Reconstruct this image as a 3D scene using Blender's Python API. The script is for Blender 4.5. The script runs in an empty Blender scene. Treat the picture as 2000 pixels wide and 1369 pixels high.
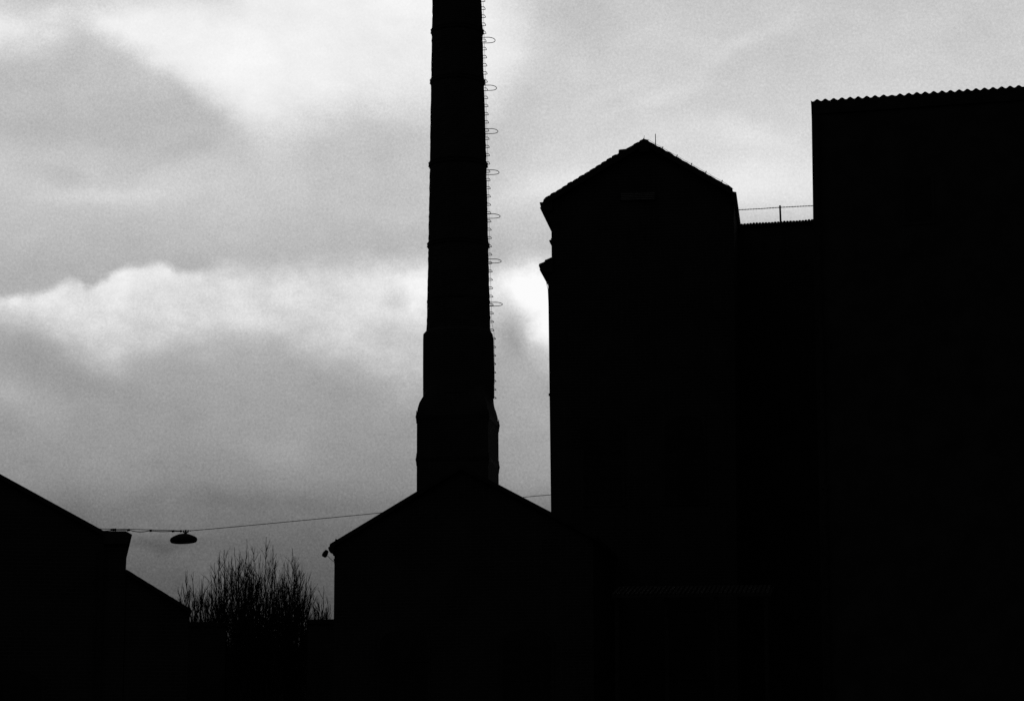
import bpy, bmesh, math, random
from mathutils import Vector, Matrix

R = math.radians
SC = bpy.context.scene
COL = SC.collection

# ------------------------------------------------------------------ camera
F = 4800.0            # focal length in photo pixels (photo is 2000 x 1369)
CX, CY = 1000.0, 684.5
EYE = 1.65
PITCH = R(10.0)
cam_d = bpy.data.cameras.new('camera')
cam_d.sensor_fit = 'HORIZONTAL'
cam_d.sensor_width = 36.0
cam_d.lens = 36.0 * F / 2000.0
cam_d.clip_start = 0.1
cam_d.clip_end = 20000
cam = bpy.data.objects.new('camera', cam_d)
COL.objects.link(cam)
cam.location = (0, 0, EYE)
cam.rotation_euler = (math.pi / 2 + PITCH, 0, 0)
SC.camera = cam
SC.view_settings.view_transform = 'Standard'
SC.view_settings.look = 'None'
SC.view_settings.exposure = 0.0
SC.view_settings.gamma = 1.0
SC.cycles.max_bounces = 4
SC.cycles.use_denoising = False
SC.cycles.filter_width = 1.5

# ------------------------------------------------------------------ world: dusk sky with layered cloud
SUN_AZ, SUN_EL = R(-4.8), R(17.0)
world = bpy.data.worlds.new('World')
SC.world = world
world.use_nodes = True
NT = world.node_tree
NT.nodes.clear()


class N:
    """scalar socket wrapper for building node expressions"""
    def __init__(s, sock): s.s = sock
    @staticmethod
    def m(op, *a, clamp=False):
        n = NT.nodes.new('ShaderNodeMath'); n.operation = op; n.use_clamp = clamp
        for i, x in enumerate(a):
            if isinstance(x, N): NT.links.new(x.s, n.inputs[i])
            else: n.inputs[i].default_value = float(x)
        return N(n.outputs[0])
    def __add__(s, o): return N.m('ADD', s, o)
    __radd__ = __add__
    def __sub__(s, o): return N.m('SUBTRACT', s, o)
    def __rsub__(s, o): return N.m('SUBTRACT', o, s)
    def __mul__(s, o): return N.m('MULTIPLY', s, o)
    __rmul__ = __mul__


def smooth(v, a, b, lo=0.0, hi=1.0):
    n = NT.nodes.new('ShaderNodeMapRange'); n.interpolation_type = 'SMOOTHSTEP'
    NT.links.new(v.s, n.inputs[0])
    for i, x in ((1, a), (2, b), (3, lo), (4, hi)): n.inputs[i].default_value = x
    return N(n.outputs[0])


def curve(v, pts, x0, x1, y0, y1, handle='AUTO'):
    """piecewise curve through pts, given in real units"""
    t = smooth_lin(v, x0, x1)
    n = NT.nodes.new('ShaderNodeFloatCurve')
    NT.links.new(t.s, n.inputs['Value'])
    c = n.mapping.curves[0]
    P = [((x - x0) / (x1 - x0), (y - y0) / (y1 - y0)) for x, y in pts]
    n.mapping.use_clip = False
    while len(c.points) < len(P): c.points.new(0.5, 0.5)
    for q, p in zip(c.points, P):
        q.location = p; q.handle_type = handle
    n.mapping.update()
    return N(n.outputs[0]) * (y1 - y0) + y0


def smooth_lin(v, a, b):
    n = NT.nodes.new('ShaderNodeMapRange'); n.clamp = True
    NT.links.new(v.s, n.inputs[0])
    n.inputs[1].default_value = a; n.inputs[2].default_value = b
    return N(n.outputs[0])


tc = NT.nodes.new('ShaderNodeTexCoord')
sep = NT.nodes.new('ShaderNodeSeparateXYZ')
NT.links.new(tc.outputs['Generated'], sep.inputs[0])
dx, dy, dz = (N(sep.outputs[i]) for i in range(3))
AZ = N.m('ARCTAN2', dx, dy)
EL = N.m('ARCSINE', dz)
X = AZ * F + 1000.0          # azimuth and elevation of the sky in 1/4800 rad steps
Y = 1530.0 - EL * F


def noise(scale, detail, sx=1.0, sy=1.0, seed=0.0, rough=0.55, dist=0.0):
    cmb = NT.nodes.new('ShaderNodeCombineXYZ')
    NT.links.new((X * (sx / 100.0)).s, cmb.inputs[0])
    NT.links.new((Y * (sy / 100.0)).s, cmb.inputs[1])
    cmb.inputs[2].default_value = seed
    n = NT.nodes.new('ShaderNodeTexNoise')
    NT.links.new(cmb.outputs[0], n.inputs['Vector'])
    n.inputs['Scale'].default_value = scale
    n.inputs['Detail'].default_value = detail
    n.inputs['Roughness'].default_value = rough
    n.inputs['Distortion'].default_value = dist
    return N(n.outputs['Fac']) - 0.5


n_big = noise(0.55, 3, 0.7, 1.2, 3.1)
n_mid = noise(1.3, 5, 0.8, 1.2, 7.7, 0.55)
n_fine = noise(3.0, 6, 0.9, 1.1, 12.3, 0.6)
n_wx = noise(1.0, 4, 1, 1, 21.0)
n_wy = noise(1.0, 4, 1, 1, 33.0)
WX = X + n_wx * 60.0
WY = Y + n_wy * 50.0


def blob(cx, cy, sx, sy, rot=0.0, warp=True):
    """soft elliptic puff, 1 at the middle, 0 at the rim"""
    a, b = (WX, WY) if warp else (X, Y)
    a = a - cx; b = b - cy
    c, s = math.cos(R(rot)), math.sin(R(rot))
    u = (a * c + b * s) * (1.0 / sx)
    v = (b * c - a * s) * (1.0 / sy)
    r = N.m('SQRT', u * u + v * v)
    return smooth(r, 1.0, 0.0)


# veil of cloud: tone falls towards the horizon
V = curve(Y, [(-200, 198), (0, 196), (100, 193), (200, 187), (300, 189), (400, 196), (470, 187), (540, 178), (640, 174),
              (740, 165), (820, 158), (900, 147), (960, 134), (1010, 118), (1060, 108), (1120, 98), (1200, 84),
              (1300, 64), (1500, 52)], -200, 1500, 0, 255)
# the right hand sky is a thinner, paler veil
right = smooth(X, 880, 1150)
V = V + right * curve(Y, [(-200, 6), (0, 4), (100, 9), (200, 18), (280, 27), (380, 26), (460, 8), (560, 6), (700, 2), (1000, 8), (1500, 10)],
                      -200, 1500, -40, 60)
# upper bright bank
ea = curve(WX, [(-200, 170), (0, 128), (60, 108), (105, 84), (135, 78), (180, 100), (250, 135), (320, 172), (380, 212), (430, 243),
                (500, 262), (580, 248), (680, 232), (760, 236), (880, 240), (960, 225), (1040, 140), (1120, 30), (1200, -60),
                (1400, -160)], -200, 1400, -200, 600)
da = (ea - Y + n_mid * 40.0 + n_fine * 18.0) * smooth(X, 250, 560, 1.5, 0.75)
mA = smooth(da, -45, 60)
mA2 = smooth(da, -120, 20)
V = V + (mA * 35.0 + mA2 * 10.0) * smooth(WX, 900, 1090, 1.0, 0.0)
V = V - blob(20, 40, 200, 70) * 36.0
V = V - blob(190, 12, 300, 60) * 26.0
V = V - blob(400, 22, 120, 60, 20) * 14.0
V = V + blob(520, 170, 340, 120, 12) * 12.0
V = V + blob(520, 265, 130, 90, 25) * 16.0
V = V + blob(1010, 95, 120, 130, 70) * 12.0
V = V - blob(1160, 60, 150, 110) * 8.0
# middle wisps
V = V + blob(290, 390, 260, 55, -14) * 13.0
V = V + blob(170, 408, 190, 26, -4) * 9.0
V = V + blob(380, 335, 160, 34, -12) * 6.0
V = V - blob(90, 375, 130, 26, 10) * 8.0
V = V - blob(140, 290, 230, 60, 5) * 6.0
V = V - blob(560, 300, 160, 60, 40) * 3.0
V = V + blob(1290, 205, 160, 26, -16) * 10.0
V = V + blob(1210, 190, 110, 22, -14) * 5.0
V = V + blob(1480, 280, 200, 40, 14) * 9.0 + blob(1500, 375, 170, 90, -6) * 9.0
V = V + blob(1480, 95, 170, 26, -28) * 7.0
V = V + blob(1050, 380, 190, 40, -8) * 10.0
# cumulus bank
et = curve(X, [(-200, 612), (14, 602), (60, 592), (95, 580), (118, 568), (145, 563), (160, 579), (185, 566), (215, 547), (270, 530),
               (300, 525), (340, 541), (385, 541), (430, 527), (490, 524), (560, 515), (650, 507), (750, 503), (850, 508),
               (940, 522), (990, 512), (1040, 500), (1100, 500), (1400, 540)], -200, 1400, 300, 900)
eb = curve(WX, [(-200, 640), (14, 640), (60, 650), (100, 664), (150, 690), (205, 722), (250, 716), (300, 700), (380, 682), (450, 676),
                (520, 674), (570, 692), (620, 712), (700, 728), (760, 758), (840, 775), (930, 655), (985, 612), (1015, 640),
                (1055, 690), (1100, 720), (1400, 720)], -200, 1400, 300, 900)
dt = Y - et + n_fine * 26.0 + n_mid * 10.0
mt = smooth(dt, -7, 20)
mt_soft = smooth(dt, -20, 65)
mb = smooth(eb - Y + n_mid * 50.0, -55, 50)
# the crest is crisp on the left and dissolves into veil towards the chimney
crisp = smooth(X, 330, 460, 1.0, 0.0) 
mt = mt * crisp + mt_soft * (1.0 - crisp)
mC = mt * mb
V = V + mC * 46.0
V = V + mC * n_fine * 15.0 + mC * n_mid * 40.0 - mC * smooth(Y - et, 50, 190) * 16.0 * smooth(X, 900, 960, 1.0, 0.0)
V = V + mt * blob(225, 572, 120, 60, -25) * 10.0
V = V + mt * blob(60, 618, 130, 30, -8) * 8.0
V = V + blob(815, 580, 70, 60, -20) * 16.0
V = V + blob(705, 620, 90, 50, -20) * 12.0
V = V + blob(470, 640, 70, 60) * 14.0
V = V - blob(770, 600, 40, 30) * 12.0
V = V - blob(545, 620, 90, 40, 15) * 9.0
V = V + smooth(X, 930, 1010) * mt * blob(1030, 560, 110, 130) * 25.0
V = V + blob(1068, 640, 45, 90) * 22.0
V = V - blob(1005, 668, 46, 60) * 16.0
V = V + blob(200, 725, 170, 50, 12) * 6.0
V = V + blob(60, 125, 110, 34, -22) * 12.0
V = V - blob(60, 720, 150, 70, 15) * 13.0
V = V - blob(170, 775, 180, 40, 12) * 7.0
V = V + blob(40, 800, 170, 60, 25) * 10.0
V = V + blob(1040, 800, 140, 110) * 9.0
V = V + blob(1030, 930, 120, 120) * 10.0
V = V + blob(530, 895, 260, 40, 12) * 5.0
V = V + blob(60, 940, 260, 90) * 8.0
V = V - blob(480, 985, 330, 40, 3) * 9.0
V = V - blob(320, 1072, 120, 22) * 13.0
n_grain = noise(21.0, 2.5, 1.03, 0.97, 51.0, 0.75, 0.6)  # film-like grain added to the sky tone
V = V + n_grain * 46.0 * smooth(V, 215, 245, 1.0, 0.35)
V = V + n_big * 26.0 + n_mid * 14.0 + n_fine * 7.0
V = N.m('MAXIMUM', V, 20.0)
V = N.m('MINIMUM', V, 251.0)
lin = N.m('POWER', V * (1.0 / 255.0), 2.25)
# sky outside the view cone is dimmed, an added falloff that keeps facades black
front = NT.nodes.new('ShaderNodeVectorMath'); front.operation = 'DOT_PRODUCT'
NT.links.new(tc.outputs['Generated'], front.inputs[0])
front.inputs[1].default_value = (0.0, math.cos(R(10)), math.sin(R(10)))
sky_falloff = smooth(N(front.outputs['Value']), math.cos(R(31)), math.cos(R(15)), 0.045, 1.0)
lin = lin * sky_falloff
sky = NT.nodes.new('ShaderNodeTexSky')
sky.sky_type = 'NISHITA'
sky.sun_disc = False
sky.sun_elevation = SUN_EL
sky.sun_rotation = SUN_AZ
bw = NT.nodes.new('ShaderNodeRGBToBW')
NT.links.new(sky.outputs[0], bw.inputs[0])
STRENGTH = 0.1
out = lin * (1.0 / STRENGTH) + N(bw.outputs[0]) * 0.002
bg = NT.nodes.new('ShaderNodeBackground')
bg.inputs['Strength'].default_value = STRENGTH
NT.links.new(out.s, bg.inputs['Color'])
wo = NT.nodes.new('ShaderNodeOutputWorld')
NT.links.new(bg.outputs[0], wo.inputs[0])
world.cycles.sampling_method = 'MANUAL'
world.cycles.sample_map_resolution = 512

# ------------------------------------------------------------------ sun behind the cloud
sun_d = bpy.data.lights.new('sun', 'SUN')
sun_d.energy = 0.5
sun_d.angle = R(12)
sun_d.color = (1.0, 0.98, 0.95)
sun = bpy.data.objects.new('sun', sun_d)
COL.objects.link(sun)
sd = Vector((math.sin(SUN_AZ) * math.cos(SUN_EL), math.cos(SUN_AZ) * math.cos(SUN_EL), math.sin(SUN_EL)))
sun.rotation_euler = sd.to_track_quat('Z', 'Y').to_euler()
sun.location = sd * 200

# ------------------------------------------------------------------ materials (monochrome, soot-blackened)


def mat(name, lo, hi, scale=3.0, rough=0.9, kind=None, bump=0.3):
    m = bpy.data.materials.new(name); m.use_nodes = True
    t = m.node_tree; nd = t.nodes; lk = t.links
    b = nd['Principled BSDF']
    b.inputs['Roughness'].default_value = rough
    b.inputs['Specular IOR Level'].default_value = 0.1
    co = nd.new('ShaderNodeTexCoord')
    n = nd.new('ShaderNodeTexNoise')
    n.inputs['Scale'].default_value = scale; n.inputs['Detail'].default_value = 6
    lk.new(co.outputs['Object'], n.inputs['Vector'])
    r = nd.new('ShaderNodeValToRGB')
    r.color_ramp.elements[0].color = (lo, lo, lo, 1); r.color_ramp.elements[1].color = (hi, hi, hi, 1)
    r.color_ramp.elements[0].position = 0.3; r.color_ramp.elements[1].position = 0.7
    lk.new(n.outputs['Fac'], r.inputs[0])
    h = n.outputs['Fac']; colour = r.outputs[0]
    if kind == 'brick':
        sp = nd.new('ShaderNodeSeparateXYZ'); cb = nd.new('ShaderNodeCombineXYZ')
        ad = nd.new('ShaderNodeMath')
        lk.new(co.outputs['Object'], sp.inputs[0])
        lk.new(sp.outputs[0], ad.inputs[0]); lk.new(sp.outputs[1], ad.inputs[1])
        lk.new(ad.outputs[0], cb.inputs[0]); lk.new(sp.outputs[2], cb.inputs[1])
        k = nd.new('ShaderNodeTexBrick')
        k.inputs['Scale'].default_value = 1.0
        k.inputs['Brick Width'].default_value = 0.25; k.inputs['Row Height'].default_value = 0.075
        k.inputs['Mortar Size'].default_value = 0.006
        k.inputs['Mortar'].default_value = (hi * 1.4, hi * 1.4, hi * 1.4, 1)
        lk.new(cb.outputs[0], k.inputs['Vector'])
        lk.new(colour, k.inputs['Color1']); lk.new(colour, k.inputs['Color2'])
        colour = k.outputs['Color']; h = k.outputs['Fac']
    lk.new(colour, b.inputs['Base Color'])
    bp = nd.new('ShaderNodeBump'); bp.inputs['Strength'].default_value = bump; bp.inputs['Distance'].default_value = 0.01
    lk.new(h, bp.inputs['Height']); lk.new(bp.outputs[0], b.inputs['Normal'])
    return m


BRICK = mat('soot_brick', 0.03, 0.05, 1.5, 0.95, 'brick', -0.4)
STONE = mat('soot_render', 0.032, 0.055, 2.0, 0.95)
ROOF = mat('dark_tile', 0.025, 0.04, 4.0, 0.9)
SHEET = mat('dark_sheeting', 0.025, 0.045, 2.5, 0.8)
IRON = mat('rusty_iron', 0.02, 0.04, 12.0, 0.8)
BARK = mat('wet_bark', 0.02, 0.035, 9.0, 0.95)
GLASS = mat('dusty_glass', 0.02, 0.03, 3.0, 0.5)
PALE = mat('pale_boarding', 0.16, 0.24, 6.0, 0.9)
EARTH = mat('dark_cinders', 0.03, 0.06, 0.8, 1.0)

# ------------------------------------------------------------------ helpers
SP, CP = math.sin(PITCH), math.cos(PITCH)


def ray(px, py):
    a, b = (px - CX) / F, (CY - py) / F
    return Vector((a, CP - b * SP, SP + b * CP))


def at(px, py, depth):
    d = ray(px, py)
    return Vector((0, 0, EYE)) + d * (depth / d.y)


class Facade:
    """an upright plane through the ray of column px0 at the given depth, turned by rot (right side nearer)"""
    def __init__(s, px0, depth, rot):
        p = at(px0, 1530, depth)
        s.o = Vector((p.x, p.y, 0))
        s.u = Vector((math.cos(R(rot)), -math.sin(R(rot)), 0))
        s.v = Vector((math.sin(R(rot)), math.cos(R(rot)), 0))
    def uz(s, px, py, t=0.0):
        d = ray(px, py)
        n = s.v
        k = ((s.o + s.v * t) - Vector((0, 0, EYE))).dot(n) / d.dot(n)
        p = Vector((0, 0, EYE)) + d * k
        return ((p - s.o).dot(s.u), p.z)
    def w(s, u, z, t=0.0):
        p = s.o + s.u * u + s.v * t
        return Vector((p.x, p.y, z))


def link(name, bm, m, parent=None, smooth_=False):
    bmesh.ops.recalc_face_normals(bm, faces=bm.faces)
    me = bpy.data.meshes.new(name)
    bm.to_mesh(me); bm.free()
    me.materials.append(m)
    if smooth_:
        for p in me.polygons: p.use_smooth = True
    o = bpy.data.objects.new(name, me)
    COL.objects.link(o)
    if parent is not None:
        adopt(o, parent)
    return o


def adopt(o, parent):
    o.parent = parent
    base = parent
    while base.parent is not None: base = base.parent
    if parent is base:
        o.matrix_parent_inverse = Matrix.Translation(-base.location)


def thing(name, label, cat, loc, group=None):
    o = bpy.data.objects.new(name, None)
    o.empty_display_size = 0.5
    COL.objects.link(o)
    o.location = loc
    o['label'] = label; o['category'] = cat
    if group: o['group'] = group
    return o


def prism(bm, fa, uz, t0, t1):
    """extrude a polygon drawn on the facade from depth t0 to t1 behind it"""
    a = [bm.verts.new(fa.w(u, z, t0)) for u, z in uz]
    b = [bm.verts.new(fa.w(u, z, t1)) for u, z in uz]
    n = len(a)
    bm.faces.new(a); bm.faces.new(list(reversed(b)))
    for i in range(n):
        j = (i + 1) % n
        bm.faces.new((a[j], a[i], b[i], b[j]))


def fbox(bm, fa, u0, u1, z0, z1, t0, t1):
    prism(bm, fa, [(u0, z0), (u1, z0), (u1, z1), (u0, z1)], t0, t1)


def tube(bm, pts, r, sides=6, r_end=None):
    pts = [Vector(p) for p in pts]
    rings = []
    n = len(pts)
    up = None
    for i, p in enumerate(pts):
        d = (pts[min(i + 1, n - 1)] - pts[max(i - 1, 0)])
        if d.length < 1e-9: d = Vector((0, 0, 1))
        d.normalize()
        if up is None:
            up = d.orthogonal().normalized()
        else:
            up = (up - d * up.dot(d))
            up = up.normalized() if up.length > 1e-6 else d.orthogonal().normalized()
        w = d.cross(up)
        rr = r if r_end is None else r + (r_end - r) * i / max(1, n - 1)
        rings.append([bm.verts.new(p + (up * math.cos(2 * math.pi * k / sides) + w * math.sin(2 * math.pi * k / sides)) * rr)
                      for k in range(sides)])
    for a, b in zip(rings, rings[1:]):
        for k in range(sides):
            j = (k + 1) % sides
            bm.faces.new((a[k], a[j], b[j], b[k]))
    bm.faces.new(list(reversed(rings[0]))); bm.faces.new(rings[-1])


def rings_mesh(bm, rings):
    """skin a stack of equal-count vertex rings and cap both ends"""
    vs = [[bm.verts.new(p) for p in r] for r in rings]
    n = len(vs[0])
    for a, b in zip(vs, vs[1:]):
        for k in range(n):
            j = (k + 1) % n
            bm.faces.new((a[k], a[j], b[j], b[k]))
    bm.faces.new(list(reversed(vs[0]))); bm.faces.new(vs[-1])


def lathe(bm, prof, mtx, sides=32):
    rings_mesh(bm, [[mtx @ Vector((r * math.cos(2 * math.pi * k / sides), r * math.sin(2 * math.pi * k / sides), z))
                     for k in range(sides)] for r, z in prof])


def ubox(bm, c, sx, sy, sz, rot=None):
    """box about a centre, half sizes, optional rotation matrix"""
    m = rot if rot is not None else Matrix.Identity(3)
    vs = []
    for dz_ in (-1, 1):
        for dx_, dy_ in ((-1, -1), (1, -1), (1, 1), (-1, 1)):
            vs.append(bm.verts.new(Vector(c) + m @ Vector((dx_ * sx, dy_ * sy, dz_ * sz))))
    for f in ((0, 3, 2, 1), (4, 5, 6, 7), (0, 1, 5, 4), (1, 2, 6, 5), (2, 3, 7, 6), (3, 0, 4, 7)):
        bm.faces.new([vs[i] for i in f])


def lerp_line(p, q, x):
    k = (x - p[0]) / (q[0] - p[0])
    return p[1] + (q[1] - p[1]) * k


def serrated(p, q, period, amp, seed=1, hook=0.35):
    """a roof edge of lapped tiles between two photo points: small saw steps along the line"""
    rnd = random.Random(seed)
    p, q = Vector(p), Vector(q)
    L = (q - p).length; d = (q - p) / L; nrm = Vector((d.y, -d.x))
    if nrm.y > 0: nrm = -nrm          # towards the sky
    n = max(1, round(L / period)); res = []
    for i in range(n):
        a = p + d * (L * i / n); s = L / n
        k = amp * rnd.uniform(0.5, 1.25)
        res.append(a + nrm * k * 0.15)
        res.append(a + d * s * hook * rnd.uniform(0.7, 1.2) + nrm * k)
        res.append(a + d * s * rnd.uniform(0.72, 0.9) + nrm * k * 0.7)
    res.append(q)
    return [(v.x, v.y) for v in res]


# ------------------------------------------------------------------ ground
bm = bmesh.new()
g = 40
S = 3000.0
grid = [[bm.verts.new((-S + 2 * S * i / g, -S + 2 * S * j / g, 0.0)) for j in range(g + 1)] for i in range(g + 1)]
for i in range(g):
    for j in range(g):
        bm.faces.new((grid[i][j], grid[i + 1][j], grid[i + 1][j + 1], grid[i][j + 1]))
o = link('ground', bm, EARTH); o['kind'] = 'structure'

# ------------------------------------------------------------------ factory chimney
CH_Y = 75.0
CH_ROT = 8.0
base0 = at(895, 1000, CH_Y)
ch = thing('factory_chimney', 'tall tapering factory chimney with climbing irons rising above the gabled boiler house',
           'chimney', Vector((base0.x, CH_Y, 0)))


def ch_ring(pl, pr, py, n=48, squash=None):
    a, b = at(pl, py, CH_Y), at(pr, py, CH_Y)
    return (a + b) / 2, (b.x - a.x) / 2


def circ(c, r, n=48):
    return [Vector((c.x + r * math.cos(2 * math.pi * k / n + 0.03), CH_Y + r * math.sin(2 * math.pi * k / n + 0.03), c.z)) for k in range(n)]


cu = Vector((math.cos(R(CH_ROT)), -math.sin(R(CH_ROT)), 0)); cv = Vector((math.sin(R(CH_ROT)), math.cos(R(CH_ROT)), 0))


def square_pt(ang):
    c, s = math.cos(ang), math.sin(ang)
    k = max(abs(c), abs(s))
    return c / k, s / k


def mixring(c, rc, hs, k, n=48):
    """between a circle of radius rc (k=0) and a square of half side hs (k=1)"""
    res = []
    for i in range(n):
        a = 2 * math.pi * (i + 0.0) / n
        sx, sy = square_pt(a)
        x = (1 - k) * rc * math.cos(a) + k * hs * sx
        y = (1 - k) * rc * math.sin(a) + k * hs * sy
        p = cu * x + cv * y
        res.append(Vector((c.x + p.x, CH_Y + p.y, c.z)))
    return res


SQ = math.cos(R(CH_ROT)) + math.sin(R(CH_ROT))
# shaft, from the shoulder up and past the top of the frame
sh = [(-620, 862.5, 921), (-300, 854, 931), (23, 844.2, 941.3), (325, 839.3, 950.2), (480, 836.6, 953.6), (590, 834.4, 956.6), (648, 833.2, 958.2), (660, 833.0, 958.6)]
def shaft_at(py):
    for (y0, l0, r0), (y1, l1, r1) in zip(sh, sh[1:]):
        if y0 <= py <= y1:
            k = (py - y0) / (y1 - y0)
            return l0 + (l1 - l0) * k, r0 + (r1 - r0) * k
bm = bmesh.new()
rnd = random.Random(5)
rg = []
py = 655.0
while py > -615:
    l, r = shaft_at(py)
    c, rad = ch_ring(l, r, py)
    ring = circ(c, rad)
    rg.append([p + Vector(((p.x - c.x), (p.y - CH_Y), 0)) / rad * rnd.gauss(0, 0.006) for p in ring])
    py -= 7
rings_mesh(bm, rg)
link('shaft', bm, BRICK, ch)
# cap ring far above the frame
bm = bmesh.new()
l, r = shaft_at(-608); c, rad = ch_ring(l, r, -608)
ztop = c.z + 0.6
rings_mesh(bm, [circ(Vector((c.x, 0, z)), rr) for rr, z in ((rad + 0.01, c.z - 0.1), (rad + 0.12, c.z + 0.1), (rad + 0.12, ztop - 0.1), (rad + 0.05, ztop))])
link('cap', bm, STONE, ch)
# wider collar under the shaft
bm = bmesh.new()
prof = [(776, 826.2, 965.6), (720, 826.0, 965.4), (664, 826.2, 964.2), (654, 826.6, 962.6), (648, 832.0, 958.8)]
rings_mesh(bm, [circ(*ch_ring(l, r, y)) for y, l, r in prof])
link('collar', bm, BRICK, ch)
# square plinth with a tapering shoulder
bm = bmesh.new()
ws = lambda l, r, y: (ch_ring(l, r, y)[0], ch_ring(l, r, y)[1] / SQ)
stack = []
c, h = ws(816, 974, 1000); stack.append(mixring(Vector((c.x, 0, 0.0)), h, h, 1.0))
stack.append(mixring(c, h, h, 1.0))
for y, l, r, k in ((890, 816.2, 973.6, 1.0), (818, 816.4, 973.2, 1.0), (806, 817.2, 972.0, 0.96), (795, 818.6, 970.6, 0.85), (782, 822.0, 968.2, 0.6)):
    c, h = ws(l, r, y); stack.append(mixring(c, h * SQ, h, k))
c, hw = ch_ring(826, 965, 770)
stack.append(mixring(c, hw + 0.01, hw / SQ, 0.3))
c, hw = ch_ring(826.4, 964.8, 760)
stack.append(mixring(c, hw + 0.01, hw / SQ, 0.0))
rings_mesh(bm, stack)
link('plinth', bm, BRICK, ch)
# iron bands round the shaft, with bolted lugs
for py in (63, 161, 323, 480, 590):
    l, r = shaft_at(py); c, rad = ch_ring(l, r, py)
    bm = bmesh.new()
    big = py != 590
    hh = 0.085 if big else 0.03
    pr = ([(rad - 0.02, -hh), (rad + 0.018, -hh), (rad + 0.032, -hh * 0.55), (rad + 0.012, 0), (rad + 0.032, hh * 0.55), (rad + 0.018, hh), (rad - 0.02, hh)]
          if big else [(rad - 0.02, -hh), (rad + 0.012, -hh), (rad + 0.012, hh), (rad - 0.02, hh)])
    rings_mesh(bm, [circ(Vector((c.x, 0, c.z + z)), rr) for rr, z in pr])
    band = link('iron_band', bm, IRON, ch)
    if big:
        for a in (183, 2, 92, 268):
            bm = bmesh.new()
            q = Vector((c.x + (rad + 0.014) * math.cos(R(a)), CH_Y + (rad + 0.014) * math.sin(R(a)), c.z))
            m3 = Matrix.Rotation(R(a), 3, 'Z')
            ubox(bm, q, 0.022, 0.07, 0.05, m3)
            for zz in (-0.055, 0.055):
                ubox(bm, q + Vector((0, 0, zz)), 0.03, 0.02, 0.016, m3)
            link('bolt_lug', bm, IRON, band)
# straps round the square plinth
for py in (823, 905):
    c, h = ws(816.4, 973.4, py)
    bm = bmesh.new()
    rings_mesh(bm, [mixring(Vector((c.x, 0, c.z + z)), hh, hh, 1.0) for hh, z in
                    ((h - 0.02, -0.07), (h + 0.006, -0.07), (h + 0.009, -0.03), (h + 0.009, 0.03), (h + 0.008, 0.07), (h - 0.02, 0.07))])
    band = link('iron_band', bm, IRON, ch)
    for sx, sy in ((-1, -1), (1, 1), (1, -1), (-1, 1)):
        bm = bmesh.new()
        p = cu * (sx * (h + 0.005)) + cv * (sy * (h + 0.005))
        q = Vector((c.x + p.x, CH_Y + p.y, c.z))
        m3 = Matrix.Rotation(R(-CH_ROT), 3, 'Z')
        lathe(bm, [(0.008, -0.2), (0.02, -0.07), (0.034, -0.022), (0.034, 0.022), (0.02, 0.07), (0.008, 0.2)], Matrix.Translation(q), 8)
        link('corner_clamp', bm, IRON, band)
# climbing irons up the right side
LA = R(-8)
ln = Vector((math.cos(LA), math.sin(LA), 0)); lt = Vector((-math.sin(LA), math.cos(LA), 0))


def wall_point(z):
    """where the ladder line meets the brickwork at height z"""
    py = lambda y: at(900, y, CH_Y).z
    if z > py(651):
        y = 651.0
        while at(900, y, CH_Y).z < z: y -= 1.0
        c, rad = ch_ring(*shaft_at(y), y)
    else:
        k = max(0.0, min(1.0, (z - py(770)) / (py(660) - py(770))))
        c, rad = ch_ring(825.8 + 0.4 * k, 965.6 - 1.2 * k, 715)
    return Vector((c.x, CH_Y, z)) + ln * rad


def copy_part(src, loc, parent):
    c = src.copy(); COL.objects.link(c)
    c.parent = parent; c.matrix_parent_inverse = Matrix.Translation(-parent.location)
    c.location = loc
    return c


def rung_mesh(out_):
    bm = bmesh.new()
    hw = 0.145
    pts = [lt * -hw - ln * 0.06, lt * -hw + ln * (out_ * 0.72), lt * (-hw * 0.86) + ln * (out_ * 0.95), lt * (-hw * 0.55) + ln * out_,
           lt * (hw * 0.55) + ln * out_, lt * (hw * 0.86) + ln * (out_ * 0.95), lt * hw + ln * (out_ * 0.72), lt * hw - ln * 0.06]
    tube(bm, pts, 0.0105, 6)
    return bm


z0, z1 = at(960, 778.4, CH_Y).z, at(948, 34.7, CH_Y).z
dzr = (z1 - z0) / 46
zc = at(900, 652, CH_Y).z
first = {}
i = 0
while True:
    z = z0 + dzr * i
    if z > at(900, -600, CH_Y).z or i > 86: break
    wide = z > zc
    q = wall_point(z)
    if wide not in first:
        o = link('ladder_rung', rung_mesh(0.105 if wide else 0.055), IRON, ch, True)
        o.location = q; first[wide] = o
    else:
        copy_part(first[wide], q, ch)
    i += 1


def hoop_mesh():
    bm = bmesh.new()
    hw, L = 0.30, 0.40
    pts = [lt * -hw - ln * 0.05, lt * -hw + ln * 0.1]
    for k in range(0, 13):
        a = -math.pi / 2 + math.pi * k / 12
        pts.append(lt * (hw * math.sin(a)) + ln * (0.16 + (L - 0.16) * math.cos(a) ** 0.8 if math.cos(a) > 1e-6 else 0.16))
    pts += [lt * hw + ln * 0.1, lt * hw - ln * 0.05]
    tube(bm, pts, 0.011, 6)
    return bm


hp = None
for py in (-430, -345, -260, -175, -90, -5, 81.5, 174.5, 259, 339, 424.5, 512, 596):
    q = wall_point(at(955, py, CH_Y).z)
    if hp is None:
        hp = link('safety_hoop', hoop_mesh(), IRON, ch, True); hp.location = q
    else:
        copy_part(hp, q, ch)
bm = bmesh.new()
pts = []
y = 752.0
while y > -580:
    q = wall_point(at(900, y, CH_Y).z)
    pts.append(q + ln * (0.055 if y < 651 else 0.02) - lt * 0.0)
    y -= 20
tube(bm, pts, 0.0045, 5)
link('lightning_cable', bm, IRON, ch)

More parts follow.
